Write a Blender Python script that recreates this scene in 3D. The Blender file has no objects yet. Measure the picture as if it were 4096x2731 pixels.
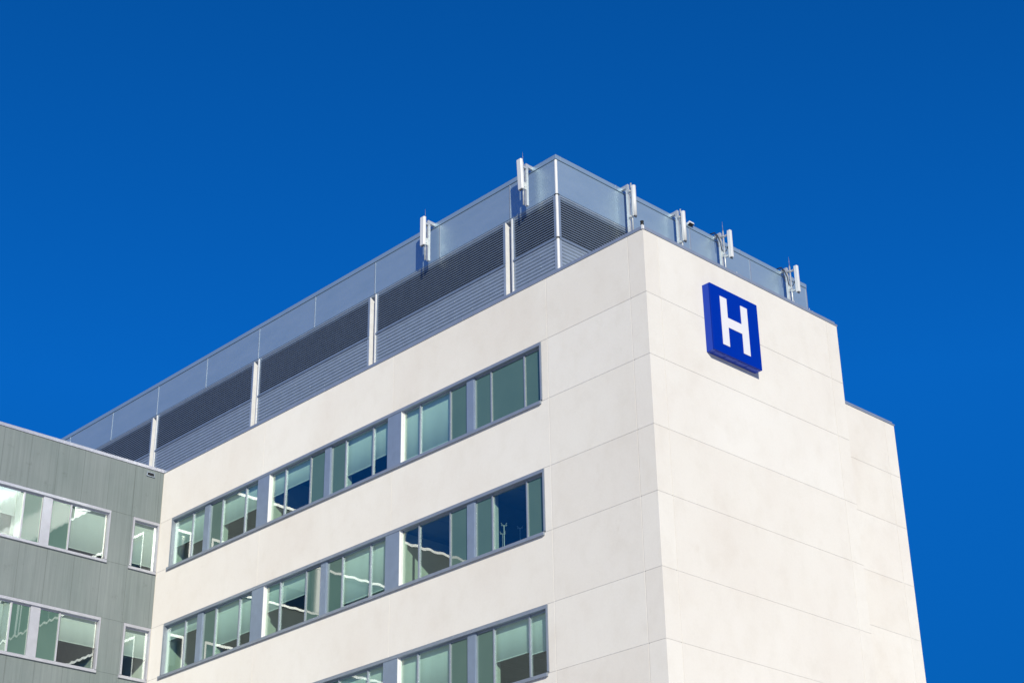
import bpy, bmesh, math, random
from mathutils import Vector, Matrix

random.seed(4)
scn = bpy.context.scene
col = scn.collection

# ------------------------------------------------------------------ camera
CAM = Vector((-33.1138, -28.6196, -23.4844))
R0 = ((0.724595, -0.689009, -0.015139), (0.299771, 0.334882, -0.893304), (0.620564, 0.642745, 0.449198))
cd = bpy.data.cameras.new('camera'); cam = bpy.data.objects.new('camera', cd); col.objects.link(cam)
rx, dn, fw = (Vector(r) for r in R0)
m = Matrix((rx, -dn, -fw)).transposed().to_4x4(); m.translation = CAM
cam.matrix_world = m
cd.sensor_fit = 'HORIZONTAL'; cd.sensor_width = 36.0; cd.lens = 6782.67 / 4096 * 36
cd.clip_start = 0.5; cd.clip_end = 12000
scn.camera = cam

# ------------------------------------------------------------------ sky, sun, exposure
SUN = Vector((-0.510, -0.786, 0.348)).normalized()          # direction towards the sun
ELEV = math.asin(SUN.z)
w = bpy.data.worlds.new('World'); scn.world = w; w.use_nodes = True
nt = w.node_tree; nt.nodes.clear()
sky = nt.nodes.new('ShaderNodeTexSky'); sky.sky_type = 'NISHITA'; sky.sun_disc = False
sky.sun_elevation = ELEV; sky.sun_rotation = math.atan2(SUN.x, SUN.y)
sky.altitude = 300; sky.air_density = 1.0; sky.dust_density = 0.1; sky.ozone_density = 2.0
hs = nt.nodes.new('ShaderNodeGamma'); hs.inputs['Gamma'].default_value = 0.42     # flatter, evenly deep sky
mu = nt.nodes.new('ShaderNodeMix'); mu.data_type = 'RGBA'; mu.blend_type = 'MULTIPLY'; mu.inputs[0].default_value = 1.0
mu.inputs[7].default_value = (0.012, 0.59, 1.98, 1)                   # polarised, deep blue air
bg = nt.nodes.new('ShaderNodeBackground'); bg.inputs['Strength'].default_value = 0.15
out = nt.nodes.new('ShaderNodeOutputWorld')
nt.links.new(sky.outputs[0], hs.inputs['Color']); nt.links.new(hs.outputs[0], mu.inputs[6])
tcw = nt.nodes.new('ShaderNodeTexCoord'); sx = nt.nodes.new('ShaderNodeSeparateXYZ'); nt.links.new(tcw.outputs['Generated'], sx.inputs[0])
cr = nt.nodes.new('ShaderNodeValToRGB')                      # a polarised sky deepens away from the horizon
cr.color_ramp.elements.new(0.5)
for e, (p, v) in zip(cr.color_ramp.elements, ((0.22, 0.72), (0.42, 0.98), (0.70, 0.72))): e.position = p; e.color = (v, v, v, 1)
nt.links.new(sx.outputs['Z'], cr.inputs[0])
m2 = nt.nodes.new('ShaderNodeMix'); m2.data_type = 'RGBA'; m2.blend_type = 'MULTIPLY'; m2.inputs[0].default_value = 1.0
nt.links.new(mu.outputs[2], m2.inputs[6]); nt.links.new(cr.outputs[0], m2.inputs[7])
nt.links.new(m2.outputs[2], bg.inputs['Color']); nt.links.new(bg.outputs[0], out.inputs['Surface'])
sl = bpy.data.lights.new('sun', 'SUN'); sl.energy = 3.75; sl.angle = math.radians(0.5); sl.color = (1.0, 0.925, 0.73)
so = bpy.data.objects.new('sun', sl); col.objects.link(so)
so.rotation_euler = SUN.to_track_quat('Z', 'Y').to_euler(); so.location = (-60, -60, 60)
vs = scn.view_settings
vs.view_transform = 'Standard'; vs.look = 'None'; vs.exposure = 0.0; vs.gamma = 1.0; vs.use_curve_mapping = False

# ------------------------------------------------------------------ helpers
class MB:
    """collects shapes into one mesh"""
    def __init__(s): s.bm = bmesh.new()
    def box(s, x0, x1, y0, y1, z0, z1):
        x0, x1 = sorted((x0, x1)); y0, y1 = sorted((y0, y1)); z0, z1 = sorted((z0, z1))
        v = [s.bm.verts.new(p) for p in ((x0,y0,z0),(x1,y0,z0),(x1,y1,z0),(x0,y1,z0),(x0,y0,z1),(x1,y0,z1),(x1,y1,z1),(x0,y1,z1))]
        for f in ((0,3,2,1),(4,5,6,7),(0,1,5,4),(1,2,6,5),(2,3,7,6),(3,0,4,7)): s.bm.faces.new([v[i] for i in f])
        return v
    def fbox(s, F, s0, s1, o0, o1, z0, z1):
        a = F(s0, o0, z0); b = F(s1, o1, z1)
        return s.box(a[0], b[0], a[1], b[1], a[2], b[2])
    def prism(s, pts, z0, z1):                              # pts: plan polygon, counter-clockwise
        lo = [s.bm.verts.new((p[0], p[1], z0)) for p in pts]; hi = [s.bm.verts.new((p[0], p[1], z1)) for p in pts]
        n = len(pts)
        s.bm.faces.new(lo[::-1]); s.bm.faces.new(hi)
        for i in range(n): s.bm.faces.new((lo[i], lo[(i+1) % n], hi[(i+1) % n], hi[i]))
        return lo + hi
    def sweep(s, F, prof, s0, s1):                          # prof: closed (o, z) polygon swept along s
        a = [s.bm.verts.new(F(s0, o, z)) for o, z in prof]; b = [s.bm.verts.new(F(s1, o, z)) for o, z in prof]
        n = len(prof)
        s.bm.faces.new(a); s.bm.faces.new(b[::-1])
        for i in range(n): s.bm.faces.new((a[(i+1) % n], a[i], b[i], b[(i+1) % n]))
    def tube(s, p0, p1, r, n=12, r1=None):
        p0 = Vector(p0); p1 = Vector(p1); d = (p1 - p0).normalized(); r1 = r if r1 is None else r1
        u = d.orthogonal().normalized(); v = d.cross(u)
        A = []; B = []
        for i in range(n):
            t = 2 * math.pi * i / n; q = u * math.cos(t) + v * math.sin(t)
            A.append(s.bm.verts.new(p0 + q * r)); B.append(s.bm.verts.new(p1 + q * r1))
        s.bm.faces.new(A[::-1]); s.bm.faces.new(B)
        for i in range(n):
            f = s.bm.faces.new((A[i], A[(i+1) % n], B[(i+1) % n], B[i])); f.smooth = True
    def path(s, pts, r, n=8):
        for a, b in zip(pts[:-1], pts[1:]): s.tube(a, b, r, n)
    def build(s, name, mat, parent=None, bevel=0.0, origin=None):
        bmesh.ops.recalc_face_normals(s.bm, faces=s.bm.faces[:])
        org = Vector(origin) if origin is not None else (Vector(parent['base']) if parent is not None and 'base' in parent else Vector((0, 0, 0)))
        for v in s.bm.verts: v.co -= org
        me = bpy.data.meshes.new(name); s.bm.to_mesh(me); s.bm.free()
        o = bpy.data.objects.new(name, me); col.objects.link(o)
        for mm in (mat if isinstance(mat, (list, tuple)) else [mat]): me.materials.append(mm)
        if parent is not None:
            o.parent = parent
            if 'base' in parent: o['base'] = list(parent['base'])
        else: o.location = org
        if bevel:
            b = o.modifiers.new('bevel', 'BEVEL'); b.width = bevel; b.segments = 2; b.limit_method = 'ANGLE'
        return o

def thing(name, label, cat, loc, group=None):
    o = bpy.data.objects.new(name, None); col.objects.link(o); o.location = loc
    o.empty_display_size = 0.3
    o['base'] = list(loc); o['label'] = label; o['category'] = cat
    if group: o['group'] = group
    return o

def FL(s, o, z): return (-o, s, z)                          # left facade: s runs back along +y, o points out
def FW(s, o, z): return (-s, 25.53 - o, z)                  # wing facade: s runs to the left along -x
def FR(s, o, z): return (s, -o, z)                          # right facade
XP, YP = 1.96, 5.418
def FPL(s, o, z): return (XP - o, s, z)
def FPR(s, o, z): return (s, YP - o, z)

# ------------------------------------------------------------------ materials
def mat(name):
    M = bpy.data.materials.new(name); M.use_nodes = True
    n = M.node_tree; n.nodes.clear()
    o = n.nodes.new('ShaderNodeOutputMaterial')
    return M, n, o
def nd(n, t, **kw):
    x = n.nodes.new(t)
    for k, v in kw.items():
        if k in ('data_type', 'blend_type', 'operation', 'wave_type', 'bands_direction', 'wave_profile'): setattr(x, k, v)
        else: x.inputs[k].default_value = v
    return x
def coords(n, scale=(1, 1, 1), rot=(0, 0, 0)):
    tc = n.nodes.new('ShaderNodeTexCoord'); mp = n.nodes.new('ShaderNodeMapping')
    mp.inputs['Scale'].default_value = scale; mp.inputs['Rotation'].default_value = rot
    n.links.new(tc.outputs['Object'], mp.inputs['Vector']); return mp.outputs[0]
def ramp(n, src, stops):
    r = n.nodes.new('ShaderNodeValToRGB')
    while len(r.color_ramp.elements) < len(stops): r.color_ramp.elements.new(0.5)
    for e, (p, c) in zip(r.color_ramp.elements, stops): e.position = p; e.color = (*c, 1)
    n.links.new(src, r.inputs[0]); return r.outputs[0]
def mixc(n, a, b, fac=1.0, mode='MULTIPLY'):
    x = n.nodes.new('ShaderNodeMix'); x.data_type = 'RGBA'; x.blend_type = mode
    if isinstance(fac, float): x.inputs[0].default_value = fac
    else: n.links.new(fac, x.inputs[0])
    for i, c in ((6, a), (7, b)):
        if isinstance(c, tuple): x.inputs[i].default_value = (*c, 1)
        else: n.links.new(c, x.inputs[i])
    return x.outputs[2]
def principled(n, o, base, rough=0.5, metal=0.0, diffrough=0.0, spec=0.5, bump=None):
    p = n.nodes.new('ShaderNodeBsdfPrincipled')
    if isinstance(base, tuple): p.inputs['Base Color'].default_value = (*base, 1)
    else: n.links.new(base, p.inputs['Base Color'])
    if isinstance(rough, float): p.inputs['Roughness'].default_value = rough
    else: n.links.new(rough, p.inputs['Roughness'])
    p.inputs['Metallic'].default_value = metal
    p.inputs['Specular IOR Level'].default_value = spec
    if 'Diffuse Roughness' in p.inputs: p.inputs['Diffuse Roughness'].default_value = diffrough
    if bump is not None: n.links.new(bump, p.inputs['Normal'])
    n.links.new(p.outputs[0], o.inputs['Surface']); return p
def noise(n, vec, scale, detail=4.0, rough=0.55):
    x = nd(n, 'ShaderNodeTexNoise', Scale=scale, Detail=detail, Roughness=rough); n.links.new(vec, x.inputs['Vector']); return x.outputs['Fac']
def bumpn(n, h, dist, strength=1.0):
    b = nd(n, 'ShaderNodeBump', Strength=strength, Distance=dist); n.links.new(h, b.inputs['Height']); return b.outputs[0]

def m_concrete():
    M, n, o = mat('white_precast_concrete')
    c = ramp(n, noise(n, coords(n, (0.35, 0.35, 0.25)), 1.0, 5.0, 0.6), ((0.3, (0.775, 0.755, 0.735)), (0.5, (0.80, 0.79, 0.775)), (0.7, (0.82, 0.815, 0.805))))
    s = ramp(n, noise(n, coords(n, (1.2, 1.2, 0.9)), 1.3, 6.0, 0.65), ((0.30, (0.965, 0.96, 0.952)), (0.52, (1, 1, 1)), (1.0, (1, 1, 1))))
    f = ramp(n, noise(n, coords(n, (1, 1, 1)), 14.0, 3.0), ((0.3, (0.975, 0.975, 0.975)), (0.7, (1.0, 1.0, 1.0))))
    d = ramp(n, noise(n, coords(n, (0.5, 0.5, 0.3)), 2.2, 7.0, 0.7), ((0.24, (0.93, 0.92, 0.905)), (0.36, (1, 1, 1)), (1, (1, 1, 1))))
    b = bumpn(n, noise(n, coords(n), 9.0, 5.0), 0.004, 0.5)
    ge = n.nodes.new('ShaderNodeNewGeometry')
    pt = ramp(n, ge.outputs['Random Per Island'], ((0.0, (0.965, 0.955, 0.945)), (0.5, (0.99, 0.985, 0.975)), (1.0, (1.0, 1.0, 1.0))))
    principled(n, o, mixc(n, mixc(n, mixc(n, mixc(n, c, s), f), d), pt), 0.75, 0, 1.0, 0.25, b); return M
def m_green():
    M, n, o = mat('weathered_green_concrete')
    c = ramp(n, noise(n, coords(n, (0.5, 0.5, 0.3)), 1.0, 5.0, 0.6), ((0.3, (0.235, 0.285, 0.288)), (0.7, (0.295, 0.338, 0.347))))
    st = ramp(n, noise(n, coords(n, (9, 9, 0.22)), 1.0, 6.0, 0.65), ((0.28, (0.84, 0.85, 0.85)), (0.5, (0.98, 0.98, 0.98)), (0.75, (1.08, 1.08, 1.08))))
    st2 = ramp(n, noise(n, coords(n, (30, 30, 0.6)), 1.0, 3.0), ((0.3, (0.93, 0.93, 0.93)), (0.7, (1.04, 1.04, 1.04))))
    bl = ramp(n, noise(n, coords(n, (1.3, 1.3, 1.3)), 1.6, 7.0, 0.72), ((0.28, (0.82, 0.82, 0.81)), (0.40, (1, 1, 1)), (1, (1, 1, 1))))
    b = bumpn(n, noise(n, coords(n, (20, 20, 0.8)), 1.0, 4.0), 0.004, 0.6)
    tc = n.nodes.new('ShaderNodeTexCoord'); sp = n.nodes.new('ShaderNodeSeparateXYZ'); n.links.new(tc.outputs['Object'], sp.inputs[0])
    dv = nd(n, 'ShaderNodeMath', operation='DIVIDE'); n.links.new(sp.outputs['X'], dv.inputs[0]); dv.inputs[1].default_value = 1.117
    fc = nd(n, 'ShaderNodeMath', operation='FRACT'); n.links.new(dv.outputs[0], fc.inputs[0])
    sm = ramp(n, fc.outputs[0], ((0.0, (0.72, 0.72, 0.72)), (0.016, (0.80, 0.80, 0.80)), (0.03, (1, 1, 1)), (1.0, (1, 1, 1))))
    principled(n, o, mixc(n, mixc(n, mixc(n, mixc(n, c, st), st2), bl), sm), 0.6, 0, 0.5, 0.4, b); return M
def m_panel():
    M, n, o = mat('ribbed_blue_grey_metal')
    wv = nd(n, 'ShaderNodeTexWave', Scale=3.2, Distortion=0.0); wv.bands_direction = 'Z'; n.links.new(coords(n), wv.inputs['Vector'])
    v = ramp(n, noise(n, coords(n, (0.6, 0.6, 2.5)), 1.0, 4.0), ((0.3, (0.37, 0.515, 0.645)), (0.7, (0.42, 0.56, 0.685))))
    r = n.nodes.new('ShaderNodeMapRange'); r.inputs['To Min'].default_value = 0.40; r.inputs['To Max'].default_value = 0.50
    n.links.new(noise(n, coords(n, (1.5, 1.5, 6)), 2.0, 4.0), r.inputs['Value'])
    principled(n, o, v, r.outputs[0], 0.5, 0, 0.5, bumpn(n, wv.outputs['Fac'], 0.0010, 0.5)); return M
def m_simple(name, c, rough=0.5, metal=0.0, spec=0.5, var=0.06, vs=3.0):
    M, n, o = mat(name)
    lo = tuple(max(0, x * (1 - var)) for x in c); hi = tuple(x * (1 + var) for x in c)
    base = ramp(n, noise(n, coords(n), vs, 4.0), ((0.3, lo), (0.7, hi)))
    principled(n, o, base, rough, metal, 0.0, spec); return M
def wavy(n, dist, freq=0.75):
    """height of slightly warped glass"""
    tc = n.nodes.new('ShaderNodeTexCoord')
    wv = nd(n, 'ShaderNodeTexWave', Scale=1.0, Distortion=1.6, Detail=1.0); wv.inputs['Detail Scale'].default_value = 0.6
    wv.bands_direction = 'X'
    mp = n.nodes.new('ShaderNodeMapping'); mp.inputs['Rotation'].default_value = (0, 0, math.radians(45)); mp.inputs['Scale'].default_value = (freq, freq, freq * 0.15)
    n.links.new(tc.outputs['Object'], mp.inputs['Vector']); n.links.new(mp.outputs[0], wv.inputs['Vector'])
    return bumpn(n, wv.outputs['Fac'], dist, 1.0)
def m_glass(name, dist, freq, tint=(0.85, 0.965, 0.94)):
    M, n, o = mat(name)
    t = n.nodes.new('ShaderNodeBsdfTransparent'); t.inputs[0].default_value = (*tint, 1)
    g = n.nodes.new('ShaderNodeBsdfGlossy'); g.inputs['Roughness'].default_value = 0.012; g.inputs['Color'].default_value = (1, 1, 1, 1)
    nm = wavy(n, dist, freq)
    n.links.new(nm, g.inputs['Normal'])
    lw = n.nodes.new('ShaderNodeLayerWeight'); lw.inputs['Blend'].default_value = 0.5
    pw = nd(n, 'ShaderNodeMath', operation='POWER'); n.links.new(lw.outputs['Facing'], pw.inputs[0]); pw.inputs[1].default_value = 5.0
    ma = nd(n, 'ShaderNodeMath', operation='MULTIPLY_ADD'); n.links.new(pw.outputs[0], ma.inputs[0]); ma.inputs[1].default_value = 0.86; ma.inputs[2].default_value = 0.11
    mx = n.nodes.new('ShaderNodeMixShader'); n.links.new(ma.outputs[0], mx.inputs[0]); n.links.new(t.outputs[0], mx.inputs[1]); n.links.new(g.outputs[0], mx.inputs[2])
    n.links.new(mx.outputs[0], o.inputs['Surface']); return M
def m_spandrel(name, dist, freq):
    M, n, o = mat(name)
    base = ramp(n, noise(n, coords(n), 0.8, 2.0), ((0.3, (0.098, 0.185, 0.158)), (0.7, (0.112, 0.203, 0.172))))
    p = principled(n, o, base, 0.02, 0, 0, 0.9, wavy(n, dist, freq)); return M
def m_blind():
    M, n, o = mat('off_white_roller_blind')
    base = ramp(n, noise(n, coords(n, (3, 3, 0.6)), 1.0, 3.0), ((0.3, (0.80, 0.80, 0.77)), (0.7, (0.86, 0.86, 0.83))))
    principled(n, o, base, 0.8, 0, 0.5, 0.2, bumpn(n, noise(n, coords(n, (1.6, 1.6, 0.5)), 1.0, 2.0), 0.012, 0.6)); return M
def m_ground():
    M, n, o = mat('pale_bounce_ground')  # unseen ground, made pale to bounce fill light up the walls
    base = ramp(n, noise(n, coords(n), 0.4, 8.0, 0.6), ((0.3, (0.48, 0.465, 0.44)), (0.7, (0.58, 0.56, 0.53))))
    principled(n, o, base, 0.85); return M

M = dict(
    conc=m_concrete(), green=m_green(), panel=m_panel(),
    trim=m_simple('lavender_grey_aluminium', (0.35, 0.405, 0.485), 0.38, 0.3),
    wtrim=m_simple('bounce_lit_aluminium', (0.60, 0.61, 0.68), 0.36, 0.25),  # wing copy of the trim, bounced light put into its colour
    clad=m_simple('grey_cladding_sheet', (0.32, 0.40, 0.52), 0.42, 0.3),
    louver=m_simple('louver_metal', (0.36, 0.44, 0.53), 0.36, 0.45),
    corr=m_simple('corrugated_metal', (0.43, 0.51, 0.60), 0.30, 0.32),
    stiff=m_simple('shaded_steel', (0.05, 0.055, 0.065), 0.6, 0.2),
    dark=m_simple('dark_void', (0.018, 0.02, 0.024), 0.8, 0),
    bright=m_simple('bright_white_aluminium', (0.84, 0.85, 0.86), 0.35, 0.0),
    cop=m_simple('coping_metal', (0.36, 0.42, 0.52), 0.42, 0.35),
    wcop=m_simple('sunlit_coping_metal', (0.56, 0.565, 0.64), 0.38, 0.3),  # lighter coping for the wing, its sunlit look painted in
    glass=m_glass('green_tinted_glass', 0.0005, 0.7), span=m_spandrel('opaque_green_spandrel_glass', 0.0005, 0.7),
    wglass=m_glass('rippled_tinted_glass', 0.00022, 2.1, (0.865, 0.935, 0.92)), wspan=m_spandrel('rippled_spandrel_glass', 0.00024, 2.1), blind=m_blind(),
    room=m_simple('room_paint', (0.62, 0.62, 0.57), 0.7, 0),
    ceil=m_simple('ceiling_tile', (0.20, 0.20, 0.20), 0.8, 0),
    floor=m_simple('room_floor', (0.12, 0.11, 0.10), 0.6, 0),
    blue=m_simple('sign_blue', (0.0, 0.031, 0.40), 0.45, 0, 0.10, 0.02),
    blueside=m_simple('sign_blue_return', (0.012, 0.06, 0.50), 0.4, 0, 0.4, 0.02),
    white=m_simple('letter_white', (0.86, 0.86, 0.90), 0.4, 0, 0.3, 0.01),
    radome=m_simple('antenna_white', (0.80, 0.82, 0.83), 0.4, 0, 0.5, 0.03),
    galv=m_simple('galvanised_steel', (0.62, 0.65, 0.67), 0.42, 0.35, 0.5, 0.12, 9.0),
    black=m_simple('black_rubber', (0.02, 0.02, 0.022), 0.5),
    rod=m_simple('rod_metal', (0.36, 0.34, 0.37), 0.4, 0.3),
    ground=m_ground(), roof=m_simple('roof_membrane', (0.35, 0.35, 0.35), 0.8),
)

# ------------------------------------------------------------------ ground
GZ = -25.1
g = MB(); g.bm.faces.new([g.bm.verts.new(p) for p in ((-4000,-4000,GZ),(4000,-4000,GZ),(4000,4000,GZ),(-4000,4000,GZ))])
go = g.build('ground', M['ground']); go['kind'] = 'structure'

# ------------------------------------------------------------------ hospital building
T0 = 2.106
ROWS = [(0.0, -2.011), (-4.207, -6.219), (-8.40, -10.409)]   # window head / sill levels
G = 0.011                                                    # half width of a panel joint
bld = thing('hospital_building', 'tall white concrete hospital block with ribbon windows and metal rooftop screen', 'building', (9.0, 20.0, GZ))
wing = thing('office_wing', 'weathered green grey concrete wing meeting the white block at the left', 'building', (-8.0, 33.0, GZ))

levels = [T0]
for h, s in ROWS: levels += [h, s]
levels += [-12.6, -14.6, -16.8, GZ]
wall = MB()
# backing core behind the joints (solid, with the window strips left open)
def panels(F, scols, z0, z1, mb, th=0.30):
    for a, b in zip(scols[:-1], scols[1:]):
        mb.fbox(F, a + 0.015, b - 0.015, 0, -0.009, z0 + G, z1 - G)          # panel face
    mb.fbox(F, scols[0], scols[-1], -0.009, -th, z0, z1)             # backing
O0, O1 = 4.405, 24.68
YW = 25.53
for i, (zt, zb) in enumerate(zip(levels[:-1], levels[1:])):
    win = any(abs(zt - h) < 1e-6 and abs(zb - s) < 1e-6 for h, s in ROWS)
    if win:
        panels(FL, [0.63, 4.112, O0 + 0.0], zb, zt, wall); panels(FL, [O1, YW], zb, zt, wall)
    else:
        panels(FL, [0.63, 4.112, 11.472, 18.825, YW], zb, zt, wall)
    # solid corner piece, right facade, recessed facade
    wall.box(0, 0.63 - G, 0, 0.63 - G, zb + G, zt - G)
    panels(FR, [0.63, 8.90, 9.524], zb, zt, wall)
    panels(lambda s, o, z: (s, 3.533 - o, z), [9.524, 17.172, 17.815], zb, zt, wall)
    wall.box(17.515, 17.815, 3.833, 46, zb, zt)                     # far side
    wall.box(9.224, 9.524, 0.30, 3.233, zb, zt)                     # return of the front bay
wall.box(0.009, 0.6, 0.009, 0.6, GZ, T0 - 0.02)
wall.box(0.0, 0.3, YW + 0.02, 46, GZ, T0)
wall.build('wall', M['conc'], bld)
r = MB(); r.prism([(0.31, 0.62), (9.21, 0.62), (9.21, 3.84), (17.5, 3.84), (17.5, 45.9), (0.31, 45.9)], T0 - 0.5, T0 - 0.3); r.build('roof', M['roof'], bld)
# parapet coping: a band round the top with thin joints
def cop(*a):
    cp = MB(); cp.box(*a); cp.build('coping', M['cop'], bld, 0.006)
for a, b in [(-0.02, 7.95), (7.958, 15.3), (15.308, 22.6), (22.608, 30), (30.008, 46)]:
    cop(-0.02, 0.36, a, b, T0 + 0.004, T0 + 0.112)
for a, b in [(0.364, 4.2), (4.206, 7.75), (7.756, 9.40)]:
    cop(a, b, -0.02, 0.36, T0 + 0.004, T0 + 0.112)
cop(9.404, 9.545, -0.02, 0.36, T0 + 0.004, T0 + 0.06)
for a, b in [(9.55, 13.2), (13.206, 17.68)]:
    cop(a, b, 3.51, 3.88, T0 + 0.004, T0 + 0.112)
cop(17.684, 17.84, 3.51, 3.88, T0 + 0.004, T0 + 0.06)
cb = MB(); cb.prism([(-0.034, 0.03), (-0.03, -0.03), (0.03, -0.034), (0.03, 0.03)], T0 - 0.004, T0 + 0.118); cb.build('coping_corner', M['bright'], bld)
# lightning protection studs on the right coping
for x in (1.6, 4.4, 7.3, 8.1):
    for dx, hh in ((0, 0.19), (0.16, 0.15)):
        st = MB(); st.tube((x + dx, 0.02, T0 + 0.113), (x + dx, 0.02, T0 + hh), 0.012, 8); st.build('lightning_stud', M['galv'], bld)

# ------------------------------------------------------------------ ribbon windows
def band(F, root, top, bot, s0, s1, mulls, narrow, wide, panes, par, roomdepth=6.0, tr='trim', gl='glass', sp='span', cl='clad'):
    """panes: (s_from, s_to, kind, cover); kind v vision / o opaque"""
    fr = MB(); D = -0.115
    fr.fbox(F, s0 + 0.004, s1 - 0.004, 0.022, -0.16, top - 0.112, top - 0.006)            # head
    fr.fbox(F, s0 + 0.004, s0 + 0.06, 0.020, -0.16, bot + 0.05, top - 0.114)              # right jamb
    fr.fbox(F, s1 - 0.08, s1 - 0.004, 0.020, -0.16, bot + 0.05, top - 0.114)              # left jamb
    fr.fbox(F, s0 + 0.062, s1 - 0.082, -0.105, -0.16, top - 0.165, top - 0.114)           # glazing bead, top
    fr.fbox(F, s0 + 0.062, s1 - 0.082, -0.09, -0.16, bot + 0.048, bot + 0.075)            # glazing bead, bottom
    frame = fr.build('ribbon_window', M[tr], root)
    sl = MB(); sl.sweep(F, [(0.004, bot - 0.085), (0.075, bot - 0.085), (0.075, bot + 0.008), (-0.02, bot + 0.045), (-0.16, bot + 0.045), (-0.16, bot + 0.004), (0.004, bot + 0.004)], s0 + 0.03, s1 + 0.06)
    sl.build('sill', M[tr], frame)
    for c in mulls:
        mb = MB(); c += 0.08 * par(c); mb.fbox(F, c - 0.027, c + 0.027, -0.078, -0.15, bot + 0.076, top - 0.113); mb.build('mullion', M[tr], frame, 0.004)
    for a, b in narrow:
        mb = MB(); a += 0.05 * par(a); b += 0.05 * par(b); mb.fbox(F, a + 0.035, b, -0.05, -0.15, bot + 0.046, top - 0.113)
        mb.fbox(F, a, a + 0.033, -0.062, -0.15, bot + 0.046, top - 0.113); mb.build('cladding_panel', M[cl], frame)
    for a, b in wide:
        mb = MB(); mb.fbox(F, a, b, 0.004, -0.15, bot + 0.046, top - 0.113)
        mb.build('cladding_panel', M[cl], frame)
        mb = MB(); mb.fbox(F, a - 0.012, a - 0.001, 0.0, -0.10, bot + 0.046, top - 0.113); mb.fbox(F, a - 0.05, a - 0.013, -0.065, -0.15, bot + 0.046, top - 0.113); mb.build('sunlit_reveal_strip', M['bright'], frame)  # white strips paint the sunlit brightness onto the panel's sun-facing side
    dep = 0.25
    for a, b, kind, cov in panes:
        a2 = a + 0.115 * par(a); b2 = b + 0.115 * par(b)
        mb = MB(); mb.fbox(F, a2, b2, D, D - 0.02, bot + 0.06, top - 0.14)
        if kind == 'o':
            mb.build('spandrel_pane', M[sp], frame)
        else:
            mb.build('pane', M[gl], frame)
            if cov > 0:
                zb = (top - 0.20) - cov * 1.76 + dep * 0.71
                b3 = MB(); a3 = a + dep * par(a) - 0.02; b4 = b + dep * par(b) + 0.02
                n = 14; prev = None                                       # slightly billowing cloth
                fv = []; bv = []
                for i in range(n + 1):
                    s_ = a3 + (b4 - a3) * i / n; d = 0.004 * math.sin(i * 0.9 + a * 7) + 0.008 * math.sin(i * 0.45 + a)
                    fv.append((b3.bm.verts.new(F(s_, -dep + d, zb + 0.0)), b3.bm.verts.new(F(s_, -dep + d * 0.2, top - 0.10))))
                    bv.append((b3.bm.verts.new(F(s_, -dep + d - 0.004, zb + 0.0)), b3.bm.verts.new(F(s_, -dep + d * 0.2 - 0.004, top - 0.10))))
                for i in range(n):
                    f = b3.bm.faces.new((fv[i][0], fv[i+1][0], fv[i+1][1], fv[i][1])); f.smooth = True
                    f = b3.bm.faces.new((bv[i+1][0], bv[i][0], bv[i][1], bv[i+1][1])); f.smooth = True
                    b3.bm.faces.new((fv[i][0], bv[i][0], bv[i+1][0], fv[i+1][0]))
                b3.fbox(F, a3, b4, -dep + 0.02, -dep - 0.02, zb - 0.025, zb - 0.001)
                b3.build('roller_blind', M['blind'], frame)
    # the room behind
    rm = MB(); fl = bot - 0.9; ce = top + 0.02; d = -0.30
    rm.fbox(F, s0 - 0.3, s1 + 0.3, -roomdepth, -roomdepth - 0.1, fl, ce + 0.1)
    rm.fbox(F, s0 - 0.3, s0 - 0.2, d - 0.002, -roomdepth + 0.002, fl, ce + 0.1)
    rm.fbox(F, s1 + 0.2, s1 + 0.3, d - 0.002, -roomdepth + 0.002, fl, ce + 0.1)
    rm.fbox(F, s0 - 0.18, s1 + 0.18, d - 0.002, d - 0.1, fl + 0.002, bot)
    blocks = []
    for a, b, kind, cov in panes:                                       # inner walls behind opaque glass
        if kind == 'o': blocks.append([a + 0.2, b + 0.2])
    for a, b in narrow + wide: blocks.append([a + 0.13, b + 0.16])
    blocks.sort(); mg = []
    for q in blocks:
        if mg and q[0] < mg[-1][1] + 0.15: mg[-1][1] = max(mg[-1][1], q[1])
        else: mg.append(list(q))
    for a, b in mg: rm.fbox(F, a, b, -0.17, -0.45, bot + 0.0, ce - 0.003)
    for a, b in wide: rm.fbox(F, (a + b) / 2 - 0.05, (a + b) / 2 + 0.05, -0.46, -roomdepth + 0.004, fl + 0.004, ce - 0.004)
    rm.build('room', M['room'], root)
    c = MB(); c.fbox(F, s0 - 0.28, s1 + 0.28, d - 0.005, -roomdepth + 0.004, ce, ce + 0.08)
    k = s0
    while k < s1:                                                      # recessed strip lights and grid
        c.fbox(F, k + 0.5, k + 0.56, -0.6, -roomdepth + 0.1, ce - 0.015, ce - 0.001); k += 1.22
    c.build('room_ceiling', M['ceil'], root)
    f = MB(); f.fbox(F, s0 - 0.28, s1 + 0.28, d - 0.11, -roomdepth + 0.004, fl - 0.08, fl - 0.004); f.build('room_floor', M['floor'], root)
    return frame

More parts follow.
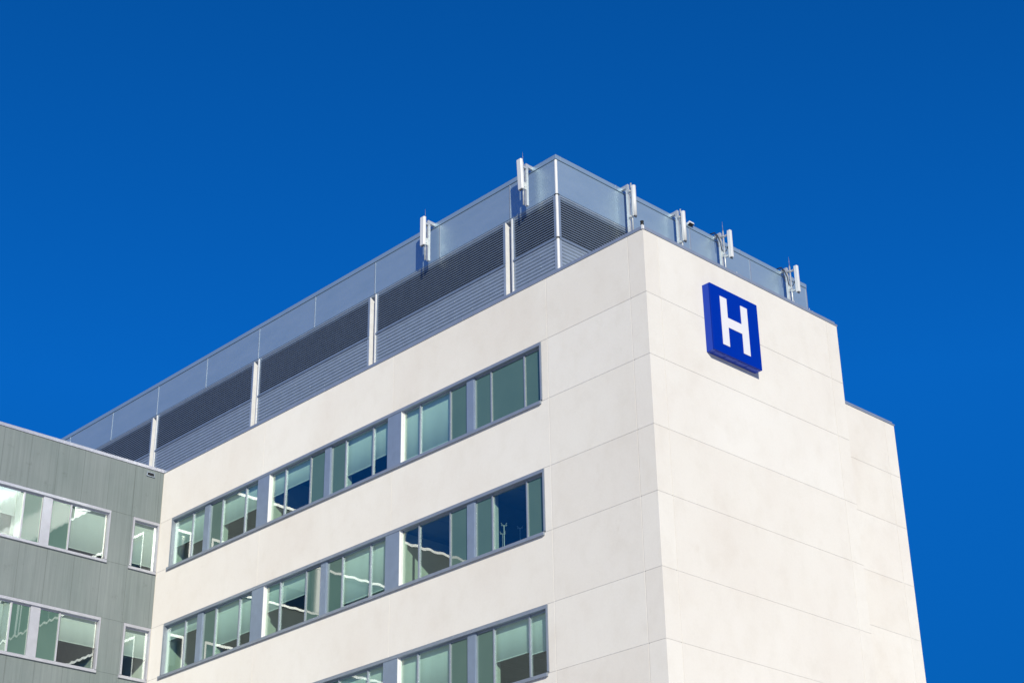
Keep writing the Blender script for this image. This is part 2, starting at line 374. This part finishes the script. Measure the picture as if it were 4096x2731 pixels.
parL = lambda s: (28.62 + s) / 33.114
parW = lambda s: (33.114 - s) / 54.15 * -1
E_ = [4.46, 5.16, 6.67, 7.44, 7.81, 8.60, 10.09, 10.90, 11.74, 12.51, 13.98, 14.80, 15.15, 15.95, 17.42, 18.27, 19.09, 19.82, 21.29, 22.10, 22.46, 23.235, 24.42]
SPANS = [(0,1),(1,2),(2,3),(4,5),(5,6),(6,7),(8,9),(9,10),(10,11),(12,13),(13,14),(14,15),(16,17),(17,18),(18,19),(20,21),(21,22)]
MULL = [E_[i] for i in (1,2,5,6,9,10,13,14,17,18,21)]
NARR = [(7.44, 7.81), (14.80, 15.15), (22.10, 22.46)]
WIDE = [(11.05, 11.74), (18.40, 19.09)]
KINDS = [
    'o0 o0 o0 o0 v1 v1 v.70 v.78 o0 o0 v.47 v.50 v.58 v.62 o0 v.72 v.62',
    'o0 v0 o0 o0 v0 v0 v.98 v.98 o0 o0 v.48 v.55 v.80 v.85 o0 v.30 v.32',
    'v.68 v.62 o0 o0 v.72 v.98 v.6 v.6 o0 o0 v.5 v.5 v.6 v.6 o0 v.5 v.5',
]
for (h, s), kd in zip(ROWS, KINDS):
    pn = []
    for (i, j), k in zip(SPANS, kd.split()):
        pn.append((E_[i], E_[j], k[0], float(k[1:])))
    band(FL, bld, h, s, O0, O1, MULL, NARR, WIDE, pn, parL)

# ------------------------------------------------------------------ penthouse
ph = MB()
ph.box(XP + 0.35, 15.40, YP + 0.35, 46, T0 - 0.28, 8.02)             # dark core
pent = ph.build('penthouse', M['dark'], bld)
fa = MB()
fa.box(XP - 0.03, XP + 0.2, YP - 0.03, 46, 8.0, 8.17); fa.box(XP + 0.204, 15.79, YP - 0.03, YP + 0.2, 8.0, 8.17)
fa.box(15.56, 15.79, YP + 0.204, 46, 8.0, 8.17)
fa.build('fascia', M['panel'], pent, 0.006)
rf = MB(); rf.box(XP + 0.21, 15.55, YP + 0.21, 45.9, 8.02, 8.10); rf.build('penthouse_roof', M['roof'], pent)
for x in (4.9, 8.3, 11.7, 14.9):
    fj = MB(); fj.box(x, x + 0.05, YP - 0.038, YP - 0.031, 7.995, 8.175); fj.build('cover_strip', M['cop'], pent)
# upper cladding
JL = [YP + 0.03] + [7.70 + 3.6775 * k for k in range(0, 11)]
for a, b in zip(JL[:-1], JL[1:]):
    mb = MB(); mb.fbox(FPL, a + 0.03, b - 0.03, 0, -0.12, 6.64, 7.985); mb.build('cladding_panel', M['panel'], pent)
    mb = MB(); mb.fbox(FPL, b - 0.026, b + 0.004, 0.014, -0.1, 6.64, 7.985); mb.build('cover_strip', M['cop'], pent)
JR = [XP + 0.03] + [XP + 3.45 * k for k in range(1, 5)]
JR[-1] = 15.76
for a, b in zip(JR[:-1], JR[1:]):
    mb = MB(); mb.fbox(FPR, a + 0.03, b - 0.03, 0, -0.12, 6.64, 7.985); mb.build('cladding_panel', M['panel'], pent)
    mb = MB(); mb.fbox(FPR, b - 0.028, b + 0.028, 0.014, -0.1, 6.64, 7.985); mb.build('cover_strip', M['cop'], pent)
ms = MB()                                                           # shadow-gap drip below the cladding
ms.fbox(FPL, YP + 0.1, 45.9, -0.02, -0.30, 6.585, 6.638); ms.fbox(FPR, XP + 0.1, 15.7, -0.02, -0.30, 6.585, 6.638)
ms.build('drip_edge', M['corr'], pent)
# chamfered corner trims
def chamf(z0, z1, c=0.10, out=0.0):
    mb = MB(); mb.prism([(XP - out, YP + c), (XP - out + 0.006, YP + 0.014), (XP + 0.014, YP - out + 0.006), (XP + c, YP - out), (XP + c, YP + c)], z0, z1); return mb
for z0, z1 in ((6.64, 7.985), (4.97, 6.60), (T0 - 0.2, 4.90)):
    chamf(z0, z1, 0.055, 0.010).build('corner_trim', M['bright'], pent)
cc = MB()
for zz in (6.60, 4.90): cc.prism([(XP - 0.02, YP + 0.1), (XP - 0.02, YP + 0.02), (XP + 0.02, YP - 0.02), (XP + 0.1, YP - 0.02), (XP + 0.1, YP + 0.1)], zz + 0.003, zz + 0.037)
cc.build('corner_cap', M['black'], pent)
# louvers and corrugated sheet, bay by bay
def bay(F, a, b, end_cap, right=False):
    lv = MB(); n = 16; zt, zb = 6.47, 4.985; p = (zt - zb) / n
    lv.fbox(F, a + 0.0, a + 0.11, 0.0, -0.2, zb, 6.583); lv.fbox(F, b - 0.07, b, 0.0, -0.2, zb, 6.583)
    lv.sweep(F, [(-0.055, 6.583), (-0.19, 6.583), (-0.19, 6.47), (0.0, 6.47), (0.0, 6.50)], a + 0.112, b - 0.072)
    for i in range(n):
        z = zb + p * i
        lv.sweep(F, [(0.0, z), (0.0, z + 0.027), (-0.055, z + 0.066), (-0.055, z + 0.058), (-0.012, z)], a + 0.112, b - 0.072)
    o = lv.build('louver', M['louver'], pent)
    k = a + 0.9
    while k < b - 0.5:
        md = MB(); md.fbox(F, k, k + 0.05, -0.07, -0.09, zb, 6.46); md.build('louver_stiffener', M['stiff'], pent); k += 1.15
    dk = MB(); dk.fbox(F, a + 0.112, b - 0.072, -0.092, -0.12, zb, 6.469); dk.build('louver_gap_shade', M['dark'], pent)  # near-black sheet added so the gaps between blades read as shade
    lg = MB(); lg.sweep(F, [(-0.2, 4.975), (-0.02, 4.975), (0.03, 4.945), (0.03, 4.885), (-0.2, 4.885)], a + 0.002, b - 0.002); lg.build('ledge', M['louver'], pent)
    cg = MB(); pitch = 0.135; z = T0 - 0.2; pts = []
    while z < 4.78:
        pts += [(-0.045, z), (-0.045, z + 0.020), (0.0, z + 0.058), (0.0, z + 0.112)]; z += pitch
    pts += [(-0.045, z), (-0.045, 4.883)]
    A = [cg.bm.verts.new(F(a + 0.11, o_, z_)) for o_, z_ in pts]; B = [cg.bm.verts.new(F(b - 0.005, o_, z_)) for o_, z_ in pts]
    A2 = [cg.bm.verts.new(F(a + 0.11, -0.1, z_)) for o_, z_ in (pts[0], pts[-1])]; B2 = [cg.bm.verts.new(F(b - 0.005, -0.1, z_)) for o_, z_ in (pts[0], pts[-1])]
    for i in range(len(pts) - 1):
        cg.bm.faces.new((A[i], A[i+1], B[i+1], B[i]))
    for s_, two in ((a + 0.11, A2), (b - 0.005, B2)): cg.bm.faces.new([cg.bm.verts.new(F(s_, o_, z_)) for o_, z_ in pts] + [two[1], two[0]])
    cg.bm.faces.new((A2[0], A2[1], B2[1], B2[0]))
    k = a + 0.8
    while k < b - 0.2:                                                # screw heads
        for z_ in (4.55, 4.15, 3.9): cg.tube(F(k, -0.01, z_), F(k, 0.01, z_), 0.02, 6)
        k += 0.92
    cg.build('corrugated_sheet', M['corr'], pent)
    tr = MB(); tr.fbox(F, a + 0.002, a + 0.108, 0.004, -0.1, T0 - 0.2, 4.882); tr.build('edge_trim', M['corr'], pent)
    if end_cap:
        ec = MB(); ec.fbox(F, a - 0.02, a - 0.0015, 0.004, -0.215, T0 - 0.2, 6.58); ec.build('end_cap', M['bright'], pent)
        ec = MB(); ec.fbox(F, a - 0.375, a - 0.021, -0.216, -0.24, T0 - 0.2, 6.58); ec.build('recess_panel', M['cop'], pent)
        ec = MB(); ec.fbox(F, a - 0.384, a - 0.33, 0.03, -0.02, T0 - 0.2, 6.58); ec.build('white_post', M['bright'], pent)
bs = [YP + 0.058] + [7.955 + 7.355 * k for k in range(0, 6)]
for i in range(5):
    bay(FPL, bs[i], bs[i+1] - 0.386 if i + 1 < len(bs) else 45, i > 0)
bay(FPR, XP + 0.058, 15.7, False)

# ------------------------------------------------------------------ green wing
T0W = T0
ww = MB()
OW = [(0.03, 1.205), (2.18, 12.3)]
lv = [T0W] + [z for r_ in ROWS for z in r_] + [GZ]
for zt, zb in zip(lv[:-1], lv[1:]):
    win = any(abs(zt - h) < 1e-6 for h, s in ROWS) and zb > GZ
    if win:
        for a, b in ((1.205, 2.18), (12.3, 30)): panels(FW, [a, b], zb, zt, ww)
    else:
        panels(FW, [0.005, 1.23, 12.3, 30] if zt != T0W else [0.005, 1.29, 12.3, 30], zb, zt, ww)
ww.box(-30, -29.7, 25.84, 45, GZ, T0W)
ww.build('wall', M['green'], wing)
r = MB(); r.box(-29.6, -0.06, 25.9, 45, T0 - 0.4, T0 - 0.2); r.build('roof', M['roof'], wing)
wc = MB()
for a, b in ((0.024, 4.5), (4.506, 10), (10.006, 30)): wc.fbox(FW, a, b, 0.03, -0.36, T0 + 0.004, T0 + 0.135)
wc.build('coping', M['wcop'], wing, 0.006)
parW = lambda s: -(33.114 - s) / 54.15
KW1 = ['v.98', 'o0', 'o0', 'v.6']; KW2 = ['v.60', 'o0', 'o0', 'v.75']
KW3 = ['v.6', 'o0', 'o0', 'v.6']
for (h, s), kd, sg in zip(ROWS, (KW1, KW2, KW3), ('v.97', 'v.62', 'v.5')):
    ed = [(2.36, 3.85), (3.85, 4.63), (5.02, 5.78), (5.78, 7.46)]
    pn = [(a, b, k[0], float(k[1:])) for (a, b), k in zip(ed, kd)] + [(8.0, 8.8, 'o', 0), (8.8, 10.3, 'v', 0.6), (10.3, 12.1, 'o', 0)]
    band(FW, wing, h, s, 2.18, 12.3, [3.85, 5.78, 8.8, 10.3], [(4.63, 5.02)], [(7.4, 8.0)], pn, parW, 6.0, 'wtrim', 'wglass', 'wspan', 'wtrim')
    band(FW, wing, h, s, 0.03, 1.205, [], [], [], [(0.14, 1.17, sg[0], float(sg[1:]))], parW, 4.0, 'wtrim', 'wglass', 'wspan')
sc = MB()
sc.fbox(FW, 0.44, 0.80, 0.03, 0.004, 1.955, 1.985); sc.fbox(FW, 0.44, 0.80, 0.05, 0.004, 1.80, 1.825); sc.fbox(FW, 0.77, 0.80, 0.04, 0.004, 1.826, 1.954); sc.fbox(FW, 0.44, 0.465, 0.04, 0.004, 1.826, 1.954)
so_ = sc.build('overflow_scupper', M['trim'], wing)
sc = MB(); sc.fbox(FW, 0.468, 0.768, 0.012, 0.004, 1.827, 1.953); sc.build('scupper_opening', M['dark'], so_)

# ------------------------------------------------------------------ letter sign
sg = thing('hospital_sign', 'square blue sign box with a white letter H on the white wall', 'sign', (3.715, 0.0, -1.13))
mb = MB(); mb.box(2.585, 4.84, -0.245, -0.002, -1.128, 1.126); mb.box(2.60, 4.825, -0.252, -0.246, -1.113, 1.111); hb = mb.build('sign_box', M['blueside'], sg, 0.006)
mb = MB(); mb.box(2.585, 4.84, -0.30, -0.253, -1.128, 1.126); mb.build('sign_face', M['blue'], sg, 0.006)
lt = MB(); a = 2.585; zt, zb = 0.81, -0.825; L_ = (3.02, 3.335); R_ = (3.99, 4.31)
lt.box(L_[0], L_[1], -0.312, -0.302, zb, zt); lt.box(R_[0], R_[1], -0.312, -0.302, zb, zt); lt.box(L_[1] + 0.0005, R_[0] - 0.0005, -0.312, -0.302, -0.165, 0.165)
lt.build('letter', M['white'], sg)
for z, x0 in ((-1.128, 2.75),):
    vb = MB()
    for i in range(4): vb.box(x0 + i * 0.5, x0 + i * 0.5 + 0.42, -0.22, -0.06, -1.138, -1.129)
    vb.build('access_cover', M['blueside'], sg)

# ------------------------------------------------------------------ antennas
def antenna(F, s, label, style, rod, cables, panel_z, tilt=0.0):
    base = F(s, 0, 6.5)
    t = thing('panel_antenna', label, 'antenna', base, 'cell antennas clamped to the rooftop screen')
    mb = MB(); zb = 6.52 if style == 'flat' else 5.9; mb.fbox(F, s - 0.05, s + 0.05, 0.25, 0.35, zb, 8.19); mb.build('post', M['galv'], t, 0.004)
    mb = MB(); mb.fbox(F, s - 0.045, s + 0.045, 0.032, 0.248, 8.06, 8.185); mb.fbox(F, s - 0.045, s + 0.045, -0.25, 0.03, 8.175, 8.19); mb.build('arm', M['galv'], t)
    ptop = 8.19
    mb = MB(); mb.tube(F(s, 0.46, zb - 0.02), F(s, 0.46, ptop), 0.030); mb.build('pole', M['galv'], t)
    if rod:
        mb = MB(); mb.tube(F(s, 0.46, ptop), F(s, 0.46, ptop + 0.06), 0.022); mb.tube(F(s, 0.46, ptop + 0.06), F(s, 0.46, ptop + 0.43), 0.010, 8, 0.004); mb.build('lightning_rod', M['rod'], t)
    br = MB()
    if style == 'round':
        for z in (7.90, 6.86):
            br.fbox(F, s - 0.06, s + 0.06, 0.352, 0.425, z - 0.03, z + 0.03); br.fbox(F, s - 0.03, s + 0.03, 0.495, 0.533, z - 0.03, z + 0.02)
            br.tube(F(s - 0.07, 0.36, z - 0.07), F(s - 0.07, 0.50, z - 0.07), 0.018, 8)
    else:
        br.fbox(F, s - 0.02, s + 0.02, 0.352, 0.428, 7.15, 7.42); br.fbox(F, s - 0.06, s + 0.06, 0.428, 0.49, 7.2, 7.26); br.fbox(F, s - 0.06, s + 0.06, 0.352, 0.49, 7.97, 8.03)
        if style == 'box':
            br.fbox(F, s - 0.03, s + 0.03, 0.493, 0.684, 7.94, 8.0); br.fbox(F, s - 0.03, s + 0.03, 0.493, 0.684, 7.08, 7.14)
        else:
            br.fbox(F, s - 0.03, s + 0.03, 0.493, 0.52, 7.9, 7.96); br.fbox(F, s - 0.03, s + 0.03, 0.493, 0.52, 7.2, 7.26)
    br.build('clamp', M['galv'], t)
    z0, z1 = panel_z
    pb = MB()
    if style == 'flat':
        sec = [(-0.118, 0.522), (0.118, 0.522), (0.118, 0.59), (0.09, 0.622), (-0.09, 0.622), (-0.118, 0.59)]
    elif style == 'round':
        sec = [(-0.075, 0.535), (0.075, 0.535)] + [(0.075 * math.cos(math.pi * i / 10), 0.585 + 0.07 * math.sin(math.pi * i / 10)) for i in range(11)]
    else:
        sec = [(-0.06, 0.685), (0.06, 0.685), (0.06, 0.82), (0.052, 0.828), (-0.052, 0.828), (-0.06, 0.82)]
    lo = [pb.bm.verts.new(F(s + a, o, z0)) for a, o in sec]; hi = [pb.bm.verts.new(F(s + a, o + tilt, z1)) for a, o in sec]
    n = len(sec); pb.bm.faces.new(lo); pb.bm.faces.new(hi[::-1])
    for i in range(n):
        f = pb.bm.faces.new((lo[i], lo[(i+1) % n], hi[(i+1) % n], hi[i])); f.smooth = style == 'round' and 1 < i < n - 1
    pb.build('radome', M['radome'], t, 0.006 if style != 'round' else 0)
    for q in (-0.035, 0.035):
        cn = MB(); oc = {'round': 0.59, 'flat': 0.57, 'box': 0.755}[style]; cn.tube(F(s + q, oc, z0 - 0.05), F(s + q, oc, z0 - 0.001), 0.02, 8)
        cn.build('connector', M['black'], t)
    if cables:
        cb = MB()
        p = [F(s - 0.06, -0.28, 8.18), F(s - 0.07, -0.1, 8.30), F(s - 0.06, 0.12, 8.28), F(s - 0.06, 0.24, 8.1), F(s - 0.07, 0.37, 7.75), F(s - 0.05, 0.38, 7.45), F(s, 0.43, 7.33), F(s + 0.03, 0.53, 7.36), F(s + 0.02, 0.62, 7.52)]
        cb.path(p, 0.013); p = [F(s - 0.09, -0.28, 8.18), F(s - 0.10, -0.1, 8.26), F(s - 0.09, 0.10, 8.24), F(s - 0.09, 0.2, 8.08), F(s - 0.08, 0.24, 7.6)]
        cb.path(p, 0.013); cb.build('cable', M['black'], t)
    return t
antenna(FPL, 6.55, 'flat white antenna with thin rod on left side of screen, nearest the roof corner', 'flat', True, False, (7.07, 8.24), 0.05)
antenna(FPL, 11.66, 'flat white antenna with thin rod on left side of screen, farther from the roof corner', 'flat', True, False, (7.06, 8.23), 0.0)
antenna(FPR, 5.235, 'round-fronted white antenna without rod, just above the white wall corner', 'round', False, False, (6.80, 8.03))
antenna(FPR, 7.86, 'round-fronted white antenna without rod, beside the rooftop floodlight', 'round', False, False, (6.82, 8.04))
antenna(FPR, 10.24, 'square white antenna with rod and black cable, midway along right side of screen', 'box', True, True, (6.98, 8.11))
antenna(FPR, 14.19, 'square white antenna with rod and black cable at the far right end of screen', 'box', True, True, (6.97, 8.10))

# ------------------------------------------------------------------ small rooftop things
fl = thing('floodlight', 'small white floodlight box leaning out over the metal screen edge', 'floodlight', (8.84, YP - 0.03, 8.17))
mb = MB(); mb.sweep(FPR, [(0.034, 8.07), (0.034, 8.15), (0.05, 8.18), (0.15, 8.20), (0.17, 8.13)], 8.72, 8.97); mb.build('housing', M['bright'], fl, 0.006)
mb = MB(); mb.sweep(FPR, [(0.045, 8.072), (0.045, 8.062), (0.162, 8.114), (0.162, 8.124)], 8.732, 8.958); mb.build('lens', M['black'], fl)  # plate coloured black to stand in for the shaded underside
mb = MB(); mb.fbox(FPR, 8.80, 8.88, -0.06, 0.04, 8.172, 8.186); mb.build('bracket', M['galv'], fl)
bc = thing('corner_beacon', 'small black warning beacon on a short stub at the white wall corner', 'beacon', (0.10, 0.10, T0 + 0.112))
mb = MB(); mb.tube((0.10, 0.10, T0 + 0.113), (0.10, 0.10, 2.335), 0.03); mb.build('stub', M['bright'], bc)
mb = MB(); mb.tube((0.10, 0.10, 2.336), (0.10, 0.10, 2.36), 0.055); mb.tube((0.10, 0.10, 2.361), (0.10, 0.10, 2.42), 0.046); mb.tube((0.10, 0.10, 2.421), (0.10, 0.10, 2.45), 0.056); mb.build('lamp', M['black'], bc)

# ------------------------------------------------------------------ hospital equipment seen through the glass
def iv_stand(y, x, z0, top, label):
    t = thing('iv_stand', label, 'iv stand', (x, y, z0), 'iv stands behind the middle ribbon window')
    mb = MB(); mb.tube((x, y, z0 + 0.08), (x, y, top), 0.013, 8); mb.build('pole', M['bright'], t)
    mb = MB()
    for dx, dy in ((1, 0), (-1, 0), (0, 1), (0, -1)): mb.path([(x, y, top - 0.02), (x + dx * 0.09, y + dy * 0.09, top + 0.0), (x + dx * 0.12, y + dy * 0.12, top + 0.04)], 0.008, 6)
    mb.build('hook', M['bright'], t)
    mb = MB()
    for k in range(5):
        c, s_ = math.cos(k * 1.257), math.sin(k * 1.257); mb.tube((x, y, z0 + 0.09), (x + 0.28 * c, y + 0.28 * s_, z0 + 0.05), 0.014, 6); mb.tube((x + 0.28 * c, y + 0.28 * s_, z0), (x + 0.28 * c, y + 0.28 * s_, z0 + 0.05), 0.02, 8)
    mb.build('foot', M['bright'], t)
iv_stand(7.05, 0.85, -7.12, -5.05, 'tallest silver iv stand with hooks behind the middle window strip')
iv_stand(7.22, 0.95, -7.12, -5.25, 'silver iv stand left of the tallest one behind the middle window strip')
iv_stand(6.60, 1.10, -7.12, -5.20, 'silver iv stand right of the tallest one behind the middle window strip')
